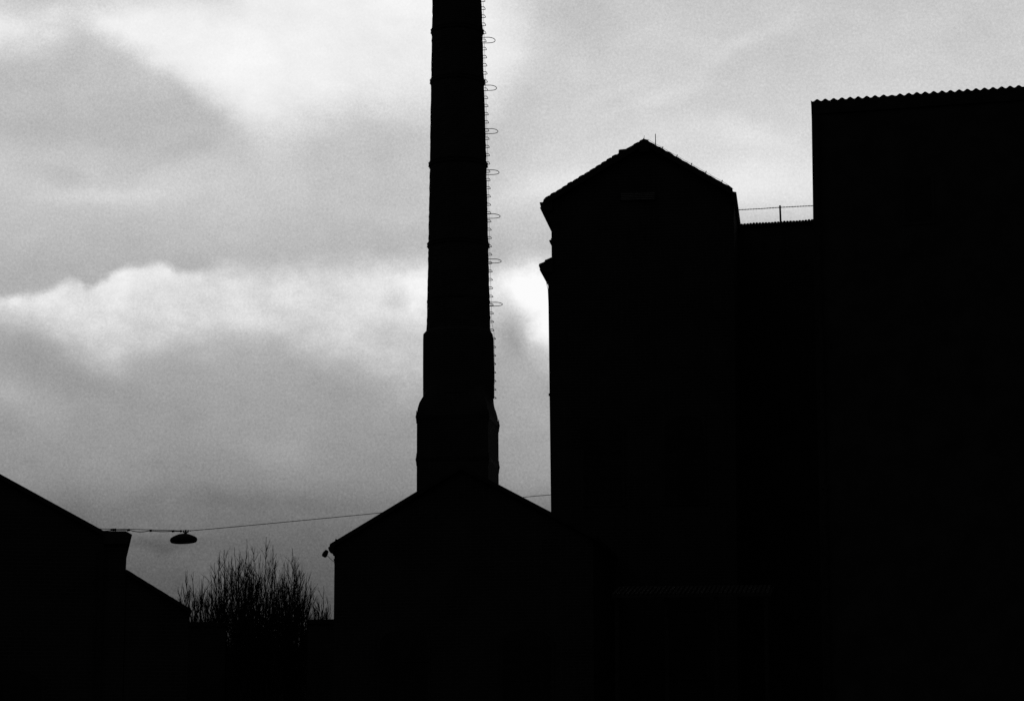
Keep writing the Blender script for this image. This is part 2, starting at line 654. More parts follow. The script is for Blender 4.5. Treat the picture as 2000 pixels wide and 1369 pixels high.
# ------------------------------------------------------------------ boiler house under the chimney
BH = Facade(650, 56.0, 8.0)
bh = thing('boiler_house', 'low gabled boiler house with plain roof slopes at the foot of the factory chimney', 'building', BH.w(4.0, 0))
BHD = 5.6
LE, AP, RE = (647.3, 1062.2), (902, 908.6), (1166, 1047)
lw = BH.uz(653.2, 1082); rw = BH.uz(1158, 1060)
lb = BH.uz(651.6, 1240)
def below(p, d): return (p[0], p[1] - d)
le, ap, re_ = (BH.uz(*p) for p in (LE, AP, RE))
bm = bmesh.new()
sl = (ap[1] - le[1]) / (ap[0] - le[0]); sr = (re_[1] - ap[1]) / (re_[0] - ap[0])
zt = lambda u: (ap[1] + (u - ap[0]) * (sl if u < ap[0] else sr)) - 0.11
prism(bm, BH, [(lb[0], 0), (rw[0], 0), (rw[0], zt(rw[0])), (ap[0], zt(ap[0])), (lw[0], zt(lw[0])), lb], 0, BHD)
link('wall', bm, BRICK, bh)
bm = bmesh.new()
prism(bm, BH, [le, ap, below(ap, 0.108), below((le[0] + 0.01, le[1]), 0.10)], -0.12, BHD + 0.12)
prism(bm, BH, [ap, re_, below(re_, 0.10), below(ap, 0.108)], -0.12, BHD + 0.12)
roof = link('roof', bm, ROOF, bh)
# cover moulding that stands up near the eave
bm = bmesh.new()
a = BH.uz(656.6, 1057); b = BH.uz(658.0, 1052.6); c = BH.uz(661.0, 1054.4)
prism(bm, BH, [a, b, c, below(c, 0.05), below(a, 0.05)], -0.14, -0.02)
link('snow_hook', bm, IRON, roof)
bm = bmesh.new()
gp = [BH.uz(*p) for p in ((647.0, 1063.4), (646.4, 1068.2), (643.4, 1070.2), (645.4, 1076.4), (648.2, 1080.6), (652.2, 1081.0), (653.6, 1086), (655.6, 1086), (655.6, 1064))]
prism(bm, BH, gp, -0.16, BHD + 0.1)
link('gutter', bm, IRON, bh)
bm = bmesh.new()
ug = BH.uz(653, 1094)[0]
lathe(bm, [(0.05, 0.0), (0.05, 2.0), (0.05, BH.uz(650, 1088)[1])], Matrix.Translation(BH.w(ug + 0.0, 0, 0.35)), 10)
link('downpipe', bm, IRON, bh)
# tall round-headed window in the gable
def arched_window(fa, parent, uc, z0_, w, h, mullions=2, bars=5):
    fr = bmesh.new()
    n = 10
    outer = [(uc - w / 2 - 0.06, z0_ - 0.06), (uc + w / 2 + 0.06, z0_ - 0.06)] + [
        (uc + (w / 2 + 0.06) * math.cos(math.pi * k / n), z0_ + h + (w / 2 + 0.06) * 0.5 * math.sin(math.pi * k / n)) for k in range(n + 1)]
    prism(fr, fa, outer, -0.03, -0.002)
    f = link('window', fr, STONE, parent)
    gl = bmesh.new()
    inner = [(uc - w / 2, z0_), (uc + w / 2, z0_)] + [
        (uc + w / 2 * math.cos(math.pi * k / n), z0_ + h + w / 4 * math.sin(math.pi * k / n)) for k in range(n + 1)]
    prism(gl, fa, inner, -0.036, -0.031)
    for k in range(1, mullions + 1):
        u = uc - w / 2 + w * k / (mullions + 1)
        fbox(gl, fa, u - 0.018, u + 0.018, z0_, z0_ + h, -0.05, -0.037)
    for k in range(1, bars + 1):
        z = z0_ + h * k / (bars + 1)
        fbox(gl, fa, uc - w / 2, uc + w / 2, z - 0.012, z + 0.012, -0.047, -0.0375)
    link('pane', gl, GLASS, f)
for uc in (1.6, 4.4):
    arched_window(BH, bh, uc, 2.2, 1.1, 2.6)

# floodlight on a stay at the boiler house corner
fl_c = at(635.6, 1080.6, 56.0)
wall_p = at(652.8, 1098, 56.05)
fl = thing('floodlight', 'small floodlight held out on a thin stay from the boiler house corner below the eave', 'lamp', wall_p)
bm = bmesh.new()
d = (wall_p - fl_c).normalized()
tilt = Matrix.Rotation(R(28), 4, 'Y') 
mt = Matrix.Translation(fl_c) @ tilt
lathe(bm, [(0.02, -0.082), (0.05, -0.078), (0.062, -0.05), (0.058, 0.02), (0.045, 0.05), (0.05, 0.062), (0.03, 0.082), (0.01, 0.086)], mt, 14)
link('lamp_head', bm, IRON, fl, True)
bm = bmesh.new()
lathe(bm, [(0.046, -0.088), (0.052, -0.0835)], mt, 14)
link('lens', bm, GLASS, fl)
bm = bmesh.new()
tube(bm, [at(639.6, 1084.8, 56.0), at(646, 1091.5, 56.02), wall_p + Vector((0.03, 0, -0.02))], 0.006, 6)
link('stay', bm, IRON, fl)
bm = bmesh.new()
pp = at(653.0, 1098, 56.05)
ubox(bm, pp + Vector((0.01, 0.03, 0)), 0.012, 0.05, 0.035)
ubox(bm, pp + Vector((-0.004, 0.03, 0.022)), 0.008, 0.02, 0.01)
ubox(bm, at(652.6, 1092.5, 56.05) + Vector((0.0, 0.03, 0)), 0.012, 0.03, 0.02)
link('wall_plate', bm, IRON, fl)

# ------------------------------------------------------------------ tower with gabled roof
TW = Facade(1076, 60.0, 7.0)
TD = 6.6
tw = thing('gabled_tower', 'tall gabled brick tower with corbelled cornices and a lightning rod, right of the chimney', 'tower', TW.w(2.3, 0))
U = lambda x, y: TW.uz(x, y)
# body
bm = bmesh.new()
lbot = U(1076.6, 1040)
prism(bm, TW, [(lbot[0] + 0.02, 0), (U(1434, 1040)[0], 0), U(1434, 520), U(1076.2, 520), U(1070.6, 556), lbot], 0.0, TD)
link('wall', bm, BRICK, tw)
bm = bmesh.new()
eL, aP, eR = U(1068, 402), U(1258.5, 284), U(1436, 386)
prism(bm, TW, [U(1077.2, 519.6), U(1433.4, 519.6), U(1433.4, 402), eR, aP, eL, U(1076.6, 441)], 0.03, TD - 0.05)
link('upper_wall', bm, BRICK, tw)
# roof with lapped verge tiles
Lp, Ap, Rp = (1062.5, 391.5), (1259.0, 276.5), (1434.0, 374.5)
top_l = serrated((1064, 391.2), (1206, 304.5), 12.6, 2.0, 3) 
top_l2 = serrated((1208, 303), (1249, 280.2), 14.0, 1.2, 4)
apex = [(1250.2, 278.2), (1256.6, 275.0), (1258.2, 273.0), (1259.6, 275.0), (1266.6, 276.6), (1268.2, 279.4)]
top_r = serrated((1268.4, 279.6), (1431.0, 371.0), 19.0, 1.4, 8, 0.5)
def roof_strip(bm, line, dz0, t0, t1):
    pts = [U(*p) for p in line]
    prism(bm, TW, pts + [(u, z - dz0) for u, z in reversed([pts[0], pts[-1]])], t0, t1)
bm = bmesh.new()
roof_strip(bm, top_l + top_l2[1:], 0.16, -0.14, TD + 0.1)
roof_strip(bm, top_r, 0.16, -0.14, TD + 0.1)
roof = link('roof', bm, ROOF, tw)
bm = bmesh.new()
pts = [U(*p) for p in [top_l2[-1]] + apex + [top_r[0]]]
prism(bm, TW, pts + [(U(1268, 300)), (U(1249, 300))], -0.16, TD + 0.12)
link('ridge_cap', bm, ROOF, tw)
# box standing on the left slope
bm = bmesh.new()
prism(bm, TW, [TW.uz(*p, 0.5) for p in ((1207.8, 306.5), (1208.2, 293.2), (1210.5, 292.3), (1232, 290.3), (1242.5, 284.6), (1250, 281.0), (1253, 300))], 0.5, 1.7)
hatch = link('roof_hatch', bm, SHEET, tw)
# eave cornice (left) with gutter lip, right eave
bm = bmesh.new()
prism(bm, TW, [U(*p) for p in ((1062.6, 391.0), (1061.0, 396.8), (1054.6, 397.2), (1056.8, 406.0), (1055.4, 408.4), (1060.6, 411.6), (1078.5, 413), (1078.5, 391))], -0.1, TD + 0.06)
link('cornice', bm, STONE, tw)
bm = bmesh.new()
prism(bm, TW, [U(*p) for p in ((1429, 371.4), (1432.0, 376.2), (1438.4, 377.2), (1438.8, 392), (1436, 397), (1428, 398))], -0.1, TD + 0.06)
link('cornice', bm, STONE, tw)
# small string course and the large middle cornice
bm = bmesh.new()
prism(bm, TW, [U(*p) for p in ((1075.8, 466), (1076.4, 468.6), (1072.6, 470.0), (1073.6, 473.5), (1080, 474), (1080, 466))], -0.03, TD)
link('string_course', bm, STONE, tw)
bm = bmesh.new()
prism(bm, TW, [U(*p) for p in ((1077.4, 504.4), (1070.0, 507.8), (1065.4, 509.4), (1064.0, 513.0), (1054.0, 517.0), (1052.8, 520.4), (1055.2, 526.6), (1054.8, 529), (1060, 531.5), (1080, 533), (1080, 504.4))], -0.1, TD + 0.06)
link('cornice', bm, STONE, tw)
# fine drip wire hanging off the cornice
bm = bmesh.new()
tube(bm, [TW.w(*U(1065.6, 549), 0.2), TW.w(*U(1068.6, 562), 0.2), TW.w(*U(1070.2, 600), 0.2)], 0.006, 5)
link('loose_wire', bm, IRON, tw)
bm = bmesh.new()
p = U(1073.4, 769)
fbox(bm, TW, p[0] - 0.035, p[0] + 0.05, p[1] - 0.03, p[1] + 0.03, 0.1, 0.2)
link('wall_hook', bm, IRON, tw)
# louvred opening high in the gable
bm = bmesh.new()
a, b = U(1211, 392), U(1281, 376)
fbox(bm, TW, a[0], b[0], a[1], b[1], -0.012, 0.028)
vent = link('louvre_vent', bm, IRON, tw)
bm = bmesh.new()
for k in range(4):
    z = a[1] + (b[1] - a[1]) * (k + 0.15) / 4
    prism(bm, TW, [(a[0] + 0.03, z), (b[0] - 0.03, z), (b[0] - 0.03, z + 0.022), (a[0] + 0.03, z + 0.022)], -0.045, -0.013)
link('slat', bm, PALE, vent)
# lightning rod and its conductor held on clips
bm = bmesh.new()
p = TW.uz(1280.4, 288, 0.35); q = TW.uz(1280.2, 262.0, 0.35)
tube(bm, [TW.w(p[0], p[1] - 0.05, 0.35), TW.w(q[0], q[1], 0.35)], 0.0125, 6, 0.009)
link('lightning_rod', bm, IRON, tw)
bm = bmesh.new()
tube(bm, [TW.w(*U(1258.4, 274.5), -0.1), TW.w(*U(1258.8, 267.0), -0.1)], 0.008, 6, 0.004)
link('ridge_spike', bm, IRON, tw)
bm = bmesh.new()
clip_px = (1294, 1322, 1350.5, 1378.5, 1410)
line_y = lambda x: lerp_line((1268.4, 279.6), (1431.0, 371.0), x)
pts = [TW.w(*U(1266, 274.5), -0.1)]
for a, b in zip((1268,) + clip_px, clip_px + (1432,)):
    pts.append(TW.w(*U(a, line_y(a) - 3.6), -0.1))
    mx = (a + b) / 2
    pts.append(TW.w(*U(mx, line_y(mx) - 3.0), -0.1))
pts.append(TW.w(*U(1433, 371.5), -0.1))
tube(bm, pts, 0.004, 5)
cond = link('conductor', bm, IRON, tw)
for x in clip_px:
    bm = bmesh.new()
    tube(bm, [TW.w(*U(x - 0.6, line_y(x) + 1), -0.1), TW.w(*U(x + 1.4, line_y(x) - 5.2), -0.1)], 0.012, 5)
    link('clip', bm, IRON, cond)
for zc_ in (4.2, 8.4):
    for uc in (1.3, 3.3):
        arched_window(TW, tw, uc, zc_, 0.95, 1.9)

# ------------------------------------------------------------------ low link building between tower and shed
LK = Facade(1445, 62.5, 14.6)
lk = thing('link_building', 'low building with a ribbed sheet roof edge between gabled tower and tall corrugated shed', 'building', LK.w(2.0, 0))
a, b = LK.uz(1448, 440.0), LK.uz(1586, 431.8)
slope = (b[1] - a[1]) / (b[0] - a[0])
LKD = 5.0
u_l, u_r = a[0] - 0.9, b[0] + 1.2
ztop = lambda u: a[1] + (u - a[0]) * slope
bm = bmesh.new()
prism(bm, LK, [(u_l, 0), (u_r, 0), (u_r, ztop(u_r) - 0.02), (u_l, ztop(u_l) - 0.02)], 0, LKD)
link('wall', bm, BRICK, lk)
# ribbed sheeting: broad flat ribs with narrow gaps, 5.95 photo pixels apart
bm = bmesh.new()
per = (LK.uz(1457, 438)[0] - LK.uz(1451.05, 438)[0])
n = int((u_r - u_l) / per)
rnd = random.Random(2)
line = []
for k in range(n):
    u = u_l + per * k
    s_ = rnd.uniform(-0.009, 0.007)
    line += [(u, ztop(u) - 0.006), (u + per * 0.14, ztop(u) + 0.016 + s_), (u + per * 0.4, ztop(u) + 0.026 + s_), (u + per * 0.75, ztop(u) + 0.022 + s_), (u + per * 0.88, ztop(u) + 0.010)]
prism(bm, LK, line + [(line[-1][0], ztop(line[-1][0]) - 0.06), (line[0][0], ztop(line[0][0]) - 0.06)], -0.09, -0.0)
ridge = [(u, z - 0.012) for u, z in line]
# the sheet falls away behind its front edge
va = [bm.verts.new(LK.w(u, z, 0.001)) for u, z in ridge]; vb = [bm.verts.new(LK.w(u, z - 0.5, LKD + 0.1)) for u, z in ridge]
for i in range(len(va) - 1): bm.faces.new((va[i], va[i + 1], vb[i + 1], vb[i]))
link('roof', bm, SHEET, lk)

# railing on that roof: one post and a twisted line
rl = thing('roof_railing', 'single iron post with a twisted wire rail on the link building roof', 'railing', LK.w(*LK.uz(1524, 436), 0.2))
bm = bmesh.new()
p0, p1 = LK.uz(1525.0, 440, 0.2), LK.uz(1523.4, 401.8, 0.2)
tube(bm, [LK.w(p0[0], p0[1] - 0.03, 0.2), LK.w(*p1, 0.2)], 0.025, 8)
tube(bm, [LK.w(p0[0], p0[1] - 0.02, 0.2), LK.w(p0[0] - 0.004, p0[1] + 0.09, 0.2)], 0.03, 8, 0.018)
link('post', bm, IRON, rl)
bm = bmesh.new()
def rail_pt(x):
    pts_ = [(1430, 410.9), (1441, 410.3), (1480, 408.3), (1523, 405.4), (1555, 403.8), (1587, 402.2), (1600, 401.4)]
    for q0, q1 in zip(pts_, pts_[1:]):
        if q0[0] <= x <= q1[0]: return lerp_line(q0, q1, x)
for ph in (0, math.pi):
    pts = []
    x = 1431.0
    while x < 1599:
        u, z = LK.uz(x, rail_pt(x), 0.2)
        a_ = (x - 1431.0) / 5.4 * math.pi + ph
        pts.append(LK.w(u, z + 0.0075 * math.sin(a_), 0.2 + 0.0075 * math.cos(a_)))
        x += 0.6
    tube(bm, pts, 0.0065, 5)
link('wire_rail', bm, IRON, rl)

# ------------------------------------------------------------------ tall corrugated shed on the right
SH = Facade(1584, 52.0, 14.6)
sh_t = thing('corrugated_shed', 'tall plain shed block with a wavy corrugated roof edge beside the link building', 'building', SH.w(3.0, 0))
q0, q1 = SH.uz(1596.6, 195.8), SH.uz(1973, 169.6)
per = (q1[0] - q0[0]) / 23
sl_ = (q1[1] - q0[1]) / (q1[0] - q0[0])
amp = 0.0475 / 2
crest = lambda u: q0[1] + (u - q0[0]) * sl_ - amp
u0 = SH.uz(1584.2, 200)[0]; u1 = q1[0] + per * 11
SHD = 9.0
bm = bmesh.new()
wl = SH.uz(1585.2, 235); wl2 = SH.uz(1588.2, 440)
prism(bm, SH, [(wl2[0], 0), (u1 - 0.02, 0), (u1 - 0.02, crest(u1) - amp - 0.012), (wl[0] - 0.004, crest(wl[0]) - amp - 0.012), wl, wl2], 0, SHD)
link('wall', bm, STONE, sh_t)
bm = bmesh.new()
rnd = random.Random(11)
top = []
n = int((u1 - u0) / (per / 12)) + 1
jit = [rnd.uniform(-0.006, 0.006) for _ in range(80)]
for k in range(n):
    u = u0 + per / 12 * k
    i = int((u - q0[0]) / per + 5)
    dent = -0.022 if abs(u - (q0[0] + per * 9)) < per * 0.45 else 0.0
    top.append((u, crest(u) + amp * math.cos(2 * math.pi * (u - q0[0]) / per) + jit[i % 80] * 0.6 + dent * (0.5 + 0.5 * math.cos(2 * math.pi * (u - q0[0]) / per))))
fr = [[bm.verts.new(SH.w(u, z + dz_ - fall, t)) for u, z in top] for dz_, t, fall in
      ((0.0, -0.07, 0), (0.0, SHD + 0.1, 0.9), (-0.009, SHD + 0.1, 0.9), (-0.009, -0.07, 0))]
for a, b in zip(fr, fr[1:] + fr[:1]):
    for i in range(len(a) - 1): bm.faces.new((a[i], a[i + 1], b[i + 1], b[i]))
for i in (0, len(top) - 1): bm.faces.new([r[i] for r in fr])
link('roof', bm, SHEET, sh_t)
# the upright sheet under the waves (closes the gap to the wall)
bm = bmesh.new()
prism(bm, SH, [(u, z - 0.0095) for u, z in top] + [(top[-1][0], crest(top[-1][0]) - 0.3), (top[0][0] + 0.012, crest(top[0][0]) - 0.3)], -0.045, -0.003)
link('fascia', bm, SHEET, sh_t)
bm = bmesh.new()
ud = SH.uz(1606, 700)[0]
tube(bm, [SH.w(ud, 0.1, -0.09), SH.w(ud, crest(ud) - 0.35, -0.09)], 0.05, 10)
for k in range(6):
    z = 1.5 + k * 2.1
    fbox(bm, SH, ud - 0.065, ud + 0.065, z, z + 0.04, -0.15, -0.002)
link('downpipe', bm, IRON, sh_t)
bm = bmesh.new()
ud = SH.uz(1793, 390)
fbox(bm, SH, ud[0] - 0.35, ud[0] + 0.35, ud[1] - 0.55, ud[1] + 0.55, -0.02, -0.003)
f = link('window', bm, STONE, sh_t)
bm = bmesh.new()
fbox(bm, SH, ud[0] - 0.28, ud[0] - 0.01, ud[1] - 0.48, ud[1] + 0.48, -0.026, -0.021)
fbox(bm, SH, ud[0] + 0.01, ud[0] + 0.28, ud[1] - 0.48, ud[1] + 0.48, -0.026, -0.021)
link('pane', bm, GLASS, f)

# ------------------------------------------------------------------ ribbed canopy low on the dark front (barely readable)
CN = Facade(1190, 51.0, 8.0)
cn = thing('canopy', 'long low ribbed canopy barely readable in the dark in front of gabled tower', 'canopy', CN.w(1.6, 0))
bm = bmesh.new()
a, b = CN.uz(1195, 1164), CN.uz(1505, 1160)
n = 34
zf, zb = a[1], a[1] + 0.28
for k in range(n):
    ua = a[0] + (b[0] - a[0]) * k / n; w_ = (b[0] - a[0]) / n
    for (x0, x1, h_) in ((0, 0.55, 0.05), (0.55, 1.0, 0.0)):
        A, B = ua + w_ * x0, ua + w_ * x1
        lo = [CN.w(A, zf + h_, 0), CN.w(B, zf + h_, 0), CN.w(B, zb + h_, 1.6), CN.w(A, zb + h_, 1.6)]
        vs = [bm.verts.new(p) for p in lo] + [bm.verts.new(p - Vector((0, 0, 0.03 + h_))) for p in lo]
        for f_ in ((0, 1, 2, 3), (7, 6, 5, 4), (0, 4, 5, 1), (1, 5, 6, 2), (2, 6, 7, 3), (3, 7, 4, 0)):
            bm.faces.new([vs[i] for i in f_])
link('roof', bm, SHEET, cn)
for k in range(4):
    bm = bmesh.new()
    u = a[0] + 0.1 + (b[0] - a[0] - 0.2) * k / 3
    tube(bm, [CN.w(u, 0, 0.1), CN.w(u, zf - 0.02, 0.1)], 0.05, 8)
    link('post', bm, IRON, cn)

# ------------------------------------------------------------------ workshop on the left: gable with a boxed eave
WS = Facade(246, 50.0, -10.0)
wsd = 17.0
ws_t = thing('workshop', 'dark gabled workshop with a straight roof slope and boxed eave at the left edge', 'building', WS.w(-3.0, 0))
W_ = lambda x, y: WS.uz(x, y)
r0, r1, r2 = W_(-60, 893.8), W_(14, 934.0), W_(203, 1037.6)
sl1 = (r2[1] - r1[1]) / (r2[0] - r1[0])
uL = r1[0] - 3.2
apz = r1[1] + sl1 * (uL - r1[0])
bm = bmesh.new()
wt = lambda u: r1[1] + sl1 * (u - r1[0]) - 0.10
wb = W_(245.8, 1114); wtop = W_(248.8, 1056)
prism(bm, WS, [(uL - 6.0, 0), (wb[0], 0), wb, wtop, (wtop[0], W_(246, 1046)[1]), (r2[0], W_(203, 1046)[1]), (uL, wt(uL)), (uL - 6.0, wt(uL) + sl1 * 6.0)], 0, wsd)
link('wall', bm, BRICK, ws_t)
bm = bmesh.new()
prism(bm, WS, [(uL, apz), r2, below(r2, 0.098), (uL, apz - 0.098)], -0.12, wsd + 0.1)
prism(bm, WS, [(uL - 6.3, apz + sl1 * 6.3), (uL, apz), (uL, apz - 0.098), (uL - 6.3, apz + sl1 * 6.3 - 0.098)], -0.12, wsd + 0.1)
link('roof', bm, ROOF, ws_t)
bm = bmesh.new()
prism(bm, WS, [W_(*p) for p in ((201, 1036.7), (206, 1038.1), (245.6, 1037.6), (258.0, 1044.6), (256.6, 1049.4), (252.0, 1050.8), (251.2, 1057.8), (248.2, 1058.4), (248.0, 1062), (201, 1062))], -0.1, wsd + 0.05)
link('boxed_eave', bm, STONE, ws_t)
bm = bmesh.new()
fbox(bm, WS, wb[0] - 0.55, wb[0] - 0.45, 0.2, W_(200, 1064)[1], -0.1, -0.003)
link('downpipe', bm, IRON, ws_t)
for uc in (-2.2, -0.0 + -4.6):
    arched_window(WS, ws_t, wb[0] + uc, 1.6, 1.2, 2.0)

LT = WS
lt_t = thing('lean_to', 'lower lean-to roof stepping down from the workshop wall towards the bare trees', 'building', WS.w(wb[0] + 0.7, 0))
s0, s1 = W_(246.2, 1112.2), W_(374.0, 1190.6)
bm = bmesh.new()
e1 = W_(368, 1230)
sls = (s1[1] - s0[1]) / (s1[0] - s0[0])
prism(bm, WS, [(s0[0] + 0.012, 0), (e1[0], 0), (e1[0], s0[1] + sls * (e1[0] - s0[0]) - 0.08), (s0[0] + 0.012, s0[1] - 0.085)], 0.02, wsd - 1)
link('wall', bm, BRICK, lt_t)
bm = bmesh.new()
edge = serrated((246.2, 1112.2), (372.0, 1189.6), 24, 0.5, 6)
pe = [W_(*p) for p in edge]
prism(bm, WS, pe + [W_(371, 1197), below(s0, 0.078)], -0.1, wsd - 0.9)
link('roof', bm, ROOF, lt_t)
bm = bmesh.new()
prism(bm, WS, [W_(*p) for p in ((372.4, 1189.8), (375.0, 1192.4), (373.4, 1196.4), (370.4, 1198.4), (371.4, 1203), (367, 1204), (367, 1192))], -0.12, wsd - 0.9)
link('gutter', bm, IRON, lt_t)

# ------------------------------------------------------------------ flat roofed sheds low between the buildings
def flat_shed(name, label, fa, xl, xr, ya, yb, depth, ext_l=0.0, ext_r=0.0):
    o_ = thing(name, label, 'building', fa.w((fa.uz(xl, ya)[0] + fa.uz(xr, yb)[0]) / 2, 0))
    a_, b_ = fa.uz(xl, ya), fa.uz(xr, yb)
    a_ = (a_[0] - ext_l, a_[1]); b_ = (b_[0] + ext_r, b_[1])
    bm_ = bmesh.new()
    prism(bm_, fa, [(a_[0] + 0.03, 0), (b_[0] - 0.03, 0), below((b_[0] - 0.03, b_[1]), 0.12), below((a_[0] + 0.03, a_[1]), 0.12)], 0, depth)
    link('wall', bm_, BRICK, o_)
    bm_ = bmesh.new()
    prism(bm_, fa, [a_, b_, below(b_, 0.117), below(a_, 0.117)], -0.05, depth + 0.05)
    link('roof', bm_, ROOF, o_)
    return o_
flat_shed('flat_shed', 'low flat topped shed wall between the lean-to and the bare trees', Facade(372, 67.0, -9.0), 372, 443.5, 1214.2, 1214.8, 3.0, ext_l=1.6)
flat_shed('flat_shed', 'low flat topped shed between the bare trees and the boiler house', Facade(600, 66.0, 2.0), 599, 652, 1209.6, 1208.4, 3.0, ext_r=0.6)
flat_shed('flat_shed', 'low dark roof just readable behind the stems of the bare trees', Facade(500, 82.0, 0.0), 430, 620, 1262, 1261, 4.0, ext_l=2.0, ext_r=1.0)

# ------------------------------------------------------------------ span wire and hanging street lamp
LD0, LD1 = 61.0, 66.0
def wd(px):                       # depth along the straight span, linear in plan
    xa, xb = at(150, 1034, LD0).x, at(1165, 957, LD1).x
    m = (px - CX) / F / 1.0
    # intersect ray with plan line
    pa = Vector((xa, LD0)); pb = Vector((xb, LD1)); dr = ray(px, 1020); dr = Vector((dr.x, dr.y))
    e = pb - pa
    den = dr.x * e.y - dr.y * e.x
    k = (pa.x * e.y - pa.y * e.x) / den
    return dr.y * k
wp = lambda x, y: at(x, y, wd(x))
sp_t = thing('span_wire', 'thin span wire carrying the hanging street lamp between the workshop and the tower', 'wire', Vector((wp(358, 1036).x, wp(358, 1036).y, wp(358, 1036).z)))
def smooth_path(pts, n=8):
    res = []
    P = [pts[0]] + pts + [pts[-1]]
    for i in range(1, len(P) - 2):
        for k in range(n):
            t = k / n
            p0, p1, p2, p3 = P[i - 1], P[i], P[i + 1], P[i + 2]
            f = lambda a, b, c, d: 0.5 * (2 * b + (c - a) * t + (2 * a - 5 * b + 4 * c - d) * t * t + (3 * b - a - 3 * c + d) * t ** 3)
            res.append((f(p0[0], p1[0], p2[0], p3[0]), f(p0[1], p1[1], p2[1], p3[1])))
    res.append(pts[-1])
    return res
bm = bmesh.new()
tube(bm, [wp(*p) for p in smooth_path([(150, 1031.8), (205, 1032.6), (250, 1033.2), (294, 1034.4), (340, 1035.6), (362, 1036.2), (385, 1035.0), (480, 1026.4), (620, 1013.2), (750, 1000.6), (900, 985.6), (1025, 970.6), (1076, 966.0), (1165, 957.6)])], 0.0085, 6)
link('wire', bm, IRON, sp_t)
bm = bmesh.new()
tube(bm, [wp(*p) for p in smooth_path([(150, 1037.5), (200, 1036.8), (222, 1035.4), (250, 1035.0), (264, 1037.6), (279, 1038.2), (294, 1036.4), (315, 1037.8), (338, 1037.2), (356, 1037.8)])], 0.0105, 6)
link('supply_cable', bm, IRON, sp_t)
for (x, y, hx, hz) in ((217.4, 1034.2, 1.1, 2.0), (223.2, 1034.2, 3.0, 2.2), (250.8, 1034.8, 2.2, 2.1), (294.2, 1036.0, 1.7, 2.2), (338.0, 1037.0, 1.9, 1.9), (353.2, 1036.8, 1.4, 2.0)):
    bm = bmesh.new()
    c = wp(x, y); k = wd(x) / F * 1.3
    m4 = Matrix.Translation(c) @ Matrix.Rotation(R(90 if hx > 2.5 else 78), 4, 'Y')
    lathe(bm, [(hz * k * 0.55, -hx * k), (hz * k, -hx * k * 0.8), (hz * k * 0.8, 0), (hz * k, hx * k * 0.8), (hz * k * 0.55, hx * k)], m4, 10)
    link('insulator', bm, IRON, sp_t)
bm = bmesh.new()
p = wp(152, 1033)
tube(bm, [Vector((p.x, p.y, p.z - 0.9)), Vector((p.x, p.y, p.z + 0.08))], 0.03, 8)
link('anchor_post', bm, IRON, sp_t)

LX = 361.5
lc = wp(358.6, 1060.6)            # lamp mouth centre
kk = wd(358) / F
hl = thing('hanging_lamp', 'broad flat street lamp hanging from the span wire above the bare trees', 'street lamp', lc)
tl = Matrix.Translation(wp(358.8, 1059.2)) @ Matrix.Rotation(R(-3.0), 4, 'Y')
bm = bmesh.new()
lathe(bm, [(24.0 * kk, 0.0), (26.0 * kk, 2.2 * kk), (26.8 * kk, 5.4 * kk), (25.4 * kk, 9.0 * kk), (21 * kk, 12.0 * kk), (15.5 * kk, 14.6 * kk), (10.5 * kk, 16.4 * kk), (8.2 * kk, 16.9 * kk), (2.0 * kk, 17.1 * kk)], tl, 40)
link('reflector', bm, IRON, hl, True)
bm = bmesh.new()
lathe(bm, [(15 * kk, -1.1 * kk), (20.5 * kk, -0.9 * kk), (23.6 * kk, -0.15 * kk)], tl, 32)
link('glass_bowl', bm, GLASS, hl)
bm = bmesh.new()
tube(bm, [wp(362.4, 1043.0), wp(362.6, 1037.5)], 1.2 * kk, 8)
for x, y, w_, h_ in ((358.6, 1037.6, 1.2, 2.4), (362.8, 1037.2, 1.6, 2.9), (367.4, 1037.2, 1.1, 2.6), (362.6, 1040.4, 3.0, 1.1), (371.6, 1036.3, 0.9, 1.0)):
    ubox(bm, wp(x, y), w_ * kk, 0.02, h_ * kk, Matrix.Rotation(R(12 if x > 365 else -6), 3, 'Y'))
for x in (358.6, 366.6):
    tube(bm, [wp(x, 1037.6), wp(362.6, 1041.6)], 0.012, 6)
link('hanger', bm, IRON, hl)

# ------------------------------------------------------------------ bare trees
def catmull(pts, n):
    res = []
    P = [pts[0] * 2 - pts[1]] + pts + [pts[-1] * 2 - pts[-2]]
    for i in range(1, len(P) - 2):
        for k in range(n):
            t = k / n
            a, b, c, d_ = P[i - 1], P[i], P[i + 1], P[i + 2]
            res.append(0.5 * (2 * b + (c - a) * t + (2 * a - 5 * b + 4 * c - d_) * t * t + (3 * b - a - 3 * c + d_) * t ** 3))
    res.append(pts[-1])
    return res


def twig(bm, rnd, p, d, L, r, level):
    """an ascending shoot that bends upward and carries finer shoots"""
    n = 5 if level < 2 else 3
    pts = [p.copy()]
    q = p.copy(); dd = d.normalized()
    for k in range(n):
        dd = (dd + Vector((rnd.gauss(0, 0.05), rnd.gauss(0, 0.05), 0.09))).normalized()
        q = q + dd * (L / n)
        pts.append(q.copy())
    tube(bm, pts, r, 4 if level < 2 else 3, r * 0.3)
    if level >= 3: return
    m = {1: rnd.randint(2, 4), 2: rnd.randint(0, 2)}[level]
    for _ in range(m):
        s = rnd.uniform(0.1, 0.75)
        i = min(n - 1, int(s * n))
        b = pts[i].lerp(pts[i + 1], s * n - i)
        base = (pts[i + 1] - pts[i]).normalized()
        side = base.orthogonal(); side.rotate(Matrix.Rotation(rnd.uniform(0, 6.283), 3, base))
        a = R(rnd.uniform(14, 30))
        nd = base * math.cos(a) + side.normalized() * math.sin(a)
        twig(bm, rnd, b, nd, L * rnd.uniform(0.4, 0.75), r * 0.62, level + 1)


